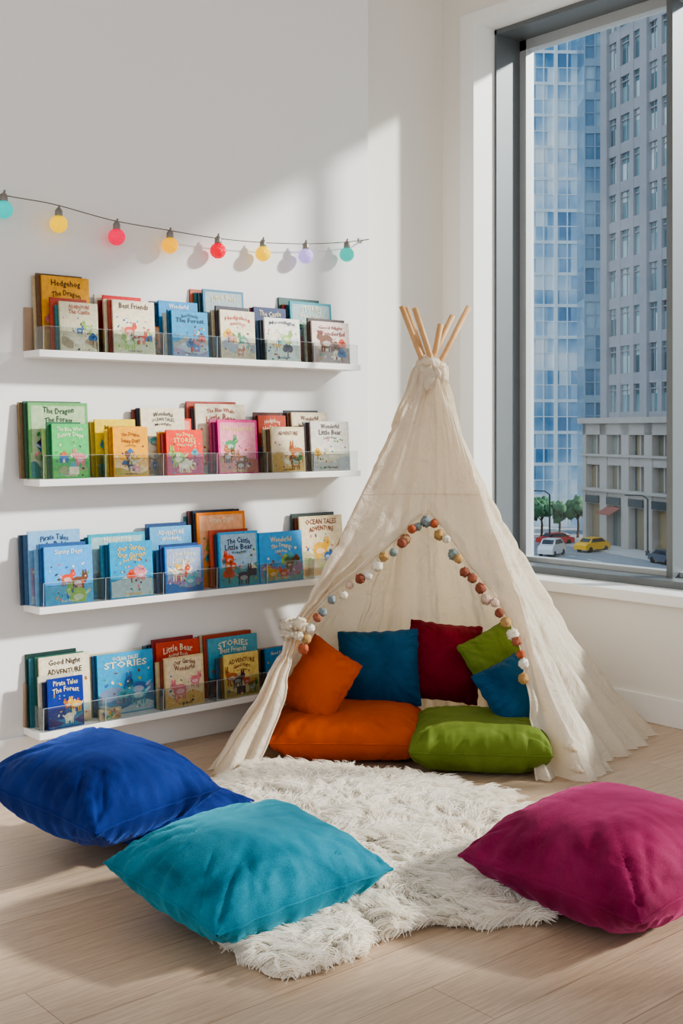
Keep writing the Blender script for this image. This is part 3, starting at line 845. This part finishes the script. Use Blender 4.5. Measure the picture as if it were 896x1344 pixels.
V = np.array([tuple(v) for v in vs]); T3 = np.array(tri)
e1 = V[T3[:, 1]]-V[T3[:, 0]]; e2 = V[T3[:, 2]]-V[T3[:, 0]]
ar = np.linalg.norm(np.cross(e1, e2), axis=1); ar /= ar.sum()
NTU = 8000; PER = 18; SEG = 7
ti = rng.choice(len(T3), NTU, p=ar)
a_ = rng.random(NTU); b_ = rng.random(NTU); fl = a_+b_ > 1; a_[fl] = 1-a_[fl]; b_[fl] = 1-b_[fl]
root = V[T3[ti, 0]]+e1[ti]*a_[:, None]+e2[ti]*b_[:, None]
cw = np.array(tuple(W(cen.x, cen.y)))
outv = root-cw; outv[:, 2] = 0; outv /= (np.linalg.norm(outv, axis=1)[:, None]+1e-6)
ang = np.array([noise.noise(Vector((p[0]*2.6, p[1]*2.6, 3)))*5 + noise.noise(Vector((p[0]*9, p[1]*9, 8)))*3.6 for p in root])
flow = np.stack([np.cos(ang), np.sin(ang), np.zeros(NTU)], 1)
dirn = flow*0.85+outv*0.55+rng.normal(0, .26, (NTU, 3)); dirn[:, 2] = 0
dirn /= np.linalg.norm(dirn, axis=1)[:, None]+1e-6
ln = rng.uniform(0.08, 0.14, NTU)
tt = np.linspace(0, 1, SEG)
pos = np.zeros((NTU, PER, SEG, 3))
ro = rng.normal(0, 0.011, (NTU, PER, 3)); ro[..., 2] = 0
tip = rng.normal(0, 0.0040, (NTU, PER, 3))
lr = ln[:, None]*rng.uniform(.7, 1.1, (NTU, PER))
side = np.stack([-dirn[:, 1], dirn[:, 0], np.zeros(NTU)], 1)
curl = rng.uniform(-.018, .018, NTU)
for k, t in enumerate(tt):
    horiz = dirn[:, None, :]*(lr*(t**1.35)*0.62)[..., None]
    up = np.zeros((NTU, PER, 3)); up[..., 2] = lr*(0.76*t-0.50*t*t)
    cu = side[:, None, :]*(curl[:, None]*math.sin(t*5.0))[..., None]
    pos[:, :, k, :] = root[:, None, :]+ro*(1-t*0.8)+tip*t+horiz+up+cu
flat = pos.reshape(-1, 3)
flat[:, 2] = np.maximum(flat[:, 2], 0.003)
hc = bpy.data.hair_curves.new('fur')
hc.add_curves([SEG]*(NTU*PER))
hc.points.foreach_set('position', flat.astype(np.float32).ravel())
ra = hc.attributes.get('radius') or hc.attributes.new('radius', 'FLOAT', 'POINT')
rad = np.tile(np.array([.0009, .0009, .0009, .0009, .0008, .0006, .0003], dtype=np.float32), NTU*PER)
ra.data.foreach_set('value', rad)
hc.materials.append(M_fur)
ho = bpy.data.objects.new('fur', hc); link(ho, RUG)

# ---------------------------------------------------------------- outside
GZ = -11.0
def mat_panes(name, cols, cw, ch, rough=0.15, metal=0.0, rnd=0.55, big=1.6, nsc=0.09):
    m, nt, p, out = new_mat(name)
    L = nt.links.new
    tc = nt.nodes.new('ShaderNodeTexCoord')
    dv = nt.nodes.new('ShaderNodeVectorMath'); dv.operation = 'DIVIDE'; dv.inputs[1].default_value = (cw, 500, ch)
    of = nt.nodes.new('ShaderNodeVectorMath'); of.operation = 'ADD'; of.inputs[1].default_value = (0.01, 0.5, 0.01)
    fl_ = nt.nodes.new('ShaderNodeVectorMath'); fl_.operation = 'FLOOR'
    wn = nt.nodes.new('ShaderNodeTexWhiteNoise')
    n = nt.nodes.new('ShaderNodeTexNoise'); n.inputs['Scale'].default_value = nsc; n.inputs['Detail'].default_value = 3
    L(tc.outputs['Object'], dv.inputs[0]); L(dv.outputs[0], of.inputs[0]); L(of.outputs[0], fl_.inputs[0]); L(fl_.outputs[0], wn.inputs['Vector'])
    L(tc.outputs['Object'], n.inputs['Vector'])
    ad = nt.nodes.new('ShaderNodeMath'); ad.operation = 'MULTIPLY_ADD'; ad.inputs[1].default_value = rnd
    L(wn.outputs['Value'], ad.inputs[0])
    sb = nt.nodes.new('ShaderNodeMath'); sb.operation = 'MULTIPLY_ADD'; sb.inputs[1].default_value = big; sb.inputs[2].default_value = 0.5-rnd/2-big/2
    L(n.outputs['Fac'], sb.inputs[0]); L(sb.outputs[0], ad.inputs[2])
    cr = nt.nodes.new('ShaderNodeValToRGB')
    e = cr.color_ramp.elements
    e[0].position = 0.0; e[0].color = lin(cols[0]); e[1].position = 1.0; e[1].color = lin(cols[-1])
    for i, c in enumerate(cols[1:-1]):
        x = e.new((i+1)/(len(cols)-1)); x.color = lin(c)
    L(ad.outputs[0], cr.inputs['Fac']); L(cr.outputs['Color'], p.inputs['Base Color'])
    p.inputs['Roughness'].default_value = rough; p.inputs['Metallic'].default_value = metal
    return m
M_stone = mat('grey_stone', '#989ba2', 0.85, var=0.12, vscale=0.6)
M_stoned = mat('pale_stone', '#aea9a3', 0.85, var=0.12, vscale=0.8)
M_winst = mat_panes('office_windows', ['#3c5864', '#5f8490', '#9ab8c0', '#e4eef0'], 1.25, 4.0, 0.2, 0, .8, .9)
M_shop = mat_panes('shop_windows', ['#3f4f56', '#5f7278', '#a08c68', '#8a9ea4'], 1.9, 4.4, 0.2, 0, .8, .6)
M_tower = mat_panes('curtain_wall', ['#5c90ba', '#8cb6d6', '#b8d6ec', '#e6f4fc', '#ffffff'], 1.5, 2.0, 0.15, 0, .55, 2.5, .12)
M_tower2 = mat_panes('curtain_wall_dark', ['#48708f', '#6a90ae', '#92b2c8', '#c0d4e0'], 1.2, 4.0, 0.15)
M_mull = mat('mullion_pale', '#eaf2f6', 0.5, 0.1)
M_mulld = mat('mullion_blue', '#8fa9be', 0.5, 0.1)
M_asph = mat('asphalt', '#94989e', 0.9, var=0.12, vscale=0.3)
M_side = mat('sidewalk_concrete', '#bcbbb8', 0.9, var=0.08, vscale=0.5)
M_line = mat('road_paint', '#e8e8e6', 0.8)
M_awn = mat('awning_red', '#94594e', 0.8)
M_sign = mat('shop_sign', '#3f4a4e', 0.6)

def place(l, d, dl, dd):
    an = math.atan2(dd, dl)
    return ROT @ Matrix.Translation((l, d, GZ)) @ Matrix.Rotation(an, 4, 'Z')
def facade(b, x0, x1, z0, z1, y0, bay, pier, fl_h, span, depth, glass=0, body=1, sub=1, thick=12, rails=0, boost=0):
    b.box(x0, x1, y0, y0+thick, z0, z1, glass)
    n = int((x1-x0)/bay)
    for i in range(n+1):
        c = x0+i*bay
        ex = boost if i % 3 == 0 else 0
        b.box(c-pier/2-ex/2, c+pier/2+ex/2, y0-depth-ex*.5, y0, z0, z1, body)
        for s in range(1, sub):
            q = c+bay*s/sub
            if q < x1: b.box(q-0.05, q+0.05, y0-depth*0.25, y0, z0, z1, body)
    m_ = int((z1-z0)/fl_h)
    for i in range(m_+1):
        c = z0+i*fl_h
        b.box(x0, x1, y0-depth*0.9, y0, c-span/2, c+span/2, body)
        if rails: b.box(x0, x1, y0-depth*0.5, y0, c+fl_h*rails-.06, c+fl_h*rails+.06, body)
b = MB()
facade(b, 3.6, 46, 13.6, 80, 0.0, 2.5, 0.75, 4.0, 1.15, 0.35, 0, 1, 2, 12, .72, 0.5)
# podium
b.box(0, 46, -0.2, 12, 0, 13.2, 3)
for i in range(12):
    c = i*4.2
    b.box(c-0.7 if i else 0, c+0.7, -1.0, -0.2, 0, 13.2, 2)
    b.box(c+1.98, c+2.2, -0.5, -0.2, 4.6, 13.2, 2)
b.box(0, 46, -0.9, -0.2, 4.4, 5.9, 2); b.box(0, 46, -0.9, -0.2, 8.6, 9.6, 2); b.box(0, 46, -1.0, -0.2, 11.8, 13.2, 2)
b.box(-0.3, 46, -1.5, -0.2, 13.0, 13.6, 2); b.box(-0.2, 46, -1.3, -0.2, 5.8, 6.1, 2); b.box(-.1, 46, -1.2, -.2, 9.5, 9.75, 2)
for i in range(11):
    b.box(i*4.2+.8, i*4.2+3.4, -1.15, -1.0, 4.5, 5.3, 5)
    if i % 3 == 1: 
        M_ = Matrix.Translation((i*4.2+.8, -1.0, 3.6))
        b.add([M_ @ Vector(v) for v in [(0, 0, .7), (2.6, 0, .7), (2.6, -1.3, 0), (0, -1.3, 0), (0, 0, .6), (2.6, 0, .6), (2.6, -1.3, -.1), (0, -1.3, -.1)]],
              [(0, 1, 2, 3), (7, 6, 5, 4), (3, 2, 6, 7), (0, 3, 7, 4), (1, 5, 6, 2)], 4)
b.obj('stone_office_building', [M_winst, M_stone, M_stoned, M_shop, M_awn, M_sign], matrix=place(27.25, 130.6, .322, -.947))
b = MB()
facade(b, -14, 17, 0, 120, 0, 1.5, 0.14, 4.0, 0.4, 0.15, 0, 1, 1, 16, .5, .3)
b.box(17, 19.5, -0.5, 16, 0, 120, 2)
b.obj('glass_tower', [M_tower, M_mull, M_mulld], matrix=place(14.0, 150, 1, 0.05))
b = MB()
facade(b, 0, 16, 0, 95, 0, 1.2, 0.16, 4.0, 0.9, 0.2, 0, 1, 1, 5, .5)
b.obj('dark_glass_tower', [M_tower2, M_mulld], matrix=place(28.9, 142, 1, -0.02))
b = MB()
facade(b, 0, 56, 0, 45, 0, 3, 1.0, 4.0, 1.4, 0.4, 0, 1, 2, 16)
b.obj('apartment_block', [M_winst, M_stoned], matrix=place(-60, 158, 1, 0.0))
# ground
b = MB(); b.box(-120, 160, 20, 260, GZ-0.5, GZ, M=ROT); b.obj('street', [M_asph])
b = MB()
Ms = place(27.25, 130.6, .322, -.947)
b.box(-4, 46, -4.2, 0, 0, 0.15, M=Ms); b.box(-30, 12, -12, 0, 0, 0.15, M=place(14, 150, 1, .05))
b.obj('sidewalk', [M_side])
b = MB()
for i in range(9):
    b.box(-9-i*1.3, -8.4-i*1.3, -10, -6, 0.01, 0.02, M=Ms)
for i in range(10):
    b.box(i*5, i*5+2.5, -9.3, -9.1, 0.01, 0.02, M=Ms)
b.obj('road_markings', [M_line])

M_tire = mat('tire_rubber', '#1c1c1e', 0.8)
M_cglass = mat('car_glass', '#25303a', 0.1)
def car(name, l, d, ang, colr, tall=1.0, sc=1.0):
    b = MB()
    prof = [(-2.3, .35), (-2.3, .85), (-1.95, 1.0*tall), (-1.5, 1.05*tall), (-0.95, 1.5*tall), (0.9, 1.52*tall), (1.7, 1.05*tall), (2.25, .95), (2.3, .35)]
    n = len(prof)
    vs = []
    for y, k in ((-.9, 1), (-.78, 0), (.78, 0), (.9, 1)):
        for (x, z) in prof:
            up = z > 1.2*tall
            yy = y
            if abs(y) > .8 and up: yy = y*0.82
            vs.append((x*sc, yy*sc, (z-(0.03 if k and not up else 0))*sc))
    fs = []
    for s in range(3):
        for i in range(n-1):
            fs.append((s*n+i, s*n+i+1, (s+1)*n+i+1, (s+1)*n+i))
        fs.append((s*n+n-1, s*n, (s+1)*n, (s+1)*n+n-1))
    fs += [tuple(range(n))[::-1], tuple(range(3*n, 4*n))]
    b.add(vs, fs, 0)
    for sy in (-1, 1):
        b.add([(-1.3*sc, sy*.9*sc, 1.08*tall*sc), (1.4*sc, sy*.9*sc, 1.08*tall*sc), (.85*sc, sy*.765*sc, 1.44*tall*sc), (-.88*sc, sy*.765*sc, 1.44*tall*sc)], [(0, 1, 2, 3)], 1)
    b.add([(-1.48*sc, -.7*sc, 1.1*tall*sc), (-1.48*sc, .7*sc, 1.1*tall*sc), (-1.03*sc, .66*sc, 1.46*tall*sc), (-1.03*sc, -.66*sc, 1.46*tall*sc)], [(0, 1, 2, 3)], 1)
    b.add([(1.68*sc, -.7*sc, 1.1*tall*sc), (1.68*sc, .7*sc, 1.1*tall*sc), (1.0*sc, .66*sc, 1.48*tall*sc), (1.0*sc, -.66*sc, 1.48*tall*sc)], [(0, 1, 2, 3)], 1)
    for wx in (-1.4, 1.45):
        for wy in (-.8, .8):
            b.tube([(wx*sc, (wy-.12)*sc, .34*sc), (wx*sc, (wy+.12)*sc, .34*sc)], .34*sc, 14, 2)
    M = ROT @ Matrix.Translation((l, d, GZ)) @ Matrix.Rotation(math.radians(ang), 4, 'Z')
    b.obj(name, [mat(name+'_paint', colr, 0.3), M_cglass, M_tire], matrix=M)
car('taxi_cab', 25.4, 121.0, 40, '#e8b420', 1.1, .85)
car('parked_car', 20.6, 117, 60, '#d8dade', 1.3, .85)
car('parked_car', 22.9, 128, 20, '#c23a34', 1, .85)
car('parked_car', 29.8, 109.5, 108, '#5a6270', 1, .85)
# street lamps
def lamp(l, d, h_):
    b = MB()
    b.tube([(0, 0, 0), (0, 0, .6)], .2, 10); b.tube([(0, 0, .6), (0, 0, h_)], .09, 8)
    b.tube([(0, 0, h_), (-.5, 0, h_+.35), (-1.6, 0, h_+.4)], .06, 8); b.box(-2.2, -1.5, -.15, .15, h_+.32, h_+.45)
    b.obj('street_lamp', [mat('lamp_post', '#4a4e52', 0.5, .4)], matrix=ROT @ Matrix.Translation((l, d, GZ)))
lamp(29.6, 115.5, 5.6); lamp(21.6, 124, 5.6)
# trees
M_bark = mat('bark', '#5a4636', 0.9); M_leaf = mat('leaves', '#4c7656', 0.9, var=0.4, vscale=2)
for i, (l, d, s) in enumerate([(22.6, 135, 1.0), (24.8, 136, .9), (27.0, 136.5, 1.05), (20.2, 135, .9)]):
    e = empty('street_tree', tuple(W(l, d, GZ)))
    b = MB(); P = W(l, d, GZ)
    b.tube([P, P+Vector((.1, 0, 1.6)), P+Vector((0, .1, 3.0*s))], .16, 8, r2=.08)
    for q in range(3):
        b.tube([P+Vector((0, 0, 2.0)), P+Vector((math.cos(q*2.1)*.9, math.sin(q*2.1)*.9, 3.2*s))], .06, 6)
    b.obj('trunk', [M_bark], e)
    b = MB(); rr_ = random.Random(i)
    for q in range(16):
        b.ball(P+Vector((rr_.uniform(-1.1, 1.1), rr_.uniform(-1.1, 1.1), rr_.uniform(2.4, 4.2)*s)), rr_.uniform(.4, .75), 0, nu=12, nv=8, bump=0.7, seed=q*3.1)
    b.obj('foliage', [M_leaf], e, True)

# ---------------------------------------------------------------- light
wd = bpy.data.worlds.new('sky'); scene.world = wd; wd.use_nodes = True
nt = wd.node_tree; bg = nt.nodes['Background']
tc = nt.nodes.new('ShaderNodeTexCoord'); sx = nt.nodes.new('ShaderNodeSeparateXYZ')
cr = nt.nodes.new('ShaderNodeValToRGB')
cr.color_ramp.elements[0].position = 0.0; cr.color_ramp.elements[0].color = (0.92, 0.92, 0.92, 1)
cr.color_ramp.elements[1].position = 0.8; cr.color_ramp.elements[1].color = (0.62, 0.77, 0.98, 1)
nt.links.new(tc.outputs['Generated'], sx.inputs[0]); nt.links.new(sx.outputs['Z'], cr.inputs['Fac']); nt.links.new(cr.outputs['Color'], bg.inputs['Color'])
bg.inputs['Strength'].default_value = 1.22
sd = bpy.data.lights.new('sun', 'SUN'); sd.energy = 6.0; sd.angle = math.radians(4.0); sd.color = (1, 0.94, 0.87)
so = bpy.data.objects.new('sun', sd); COL.objects.link(so)
so.location = (8, -4, 6)
so.rotation_euler = Vector((-1.3, 1.0, -0.77)).to_track_quat('-Z', 'Y').to_euler()

scene.view_settings.view_transform = 'AgX'
scene.view_settings.look = 'AgX - Medium High Contrast'
scene.view_settings.exposure = 0.15

cam = bpy.data.cameras.new('camera'); co_ = bpy.data.objects.new('camera', cam); COL.objects.link(co_)
co_.location = (0, 0, H); co_.rotation_euler = (math.radians(90), 0, -A_YAW)
cam.sensor_fit = 'AUTO'; cam.sensor_width = 36; cam.lens = F/1344*36
cam.shift_y = -107/1344
cam.clip_end = 1000
scene.camera = co_
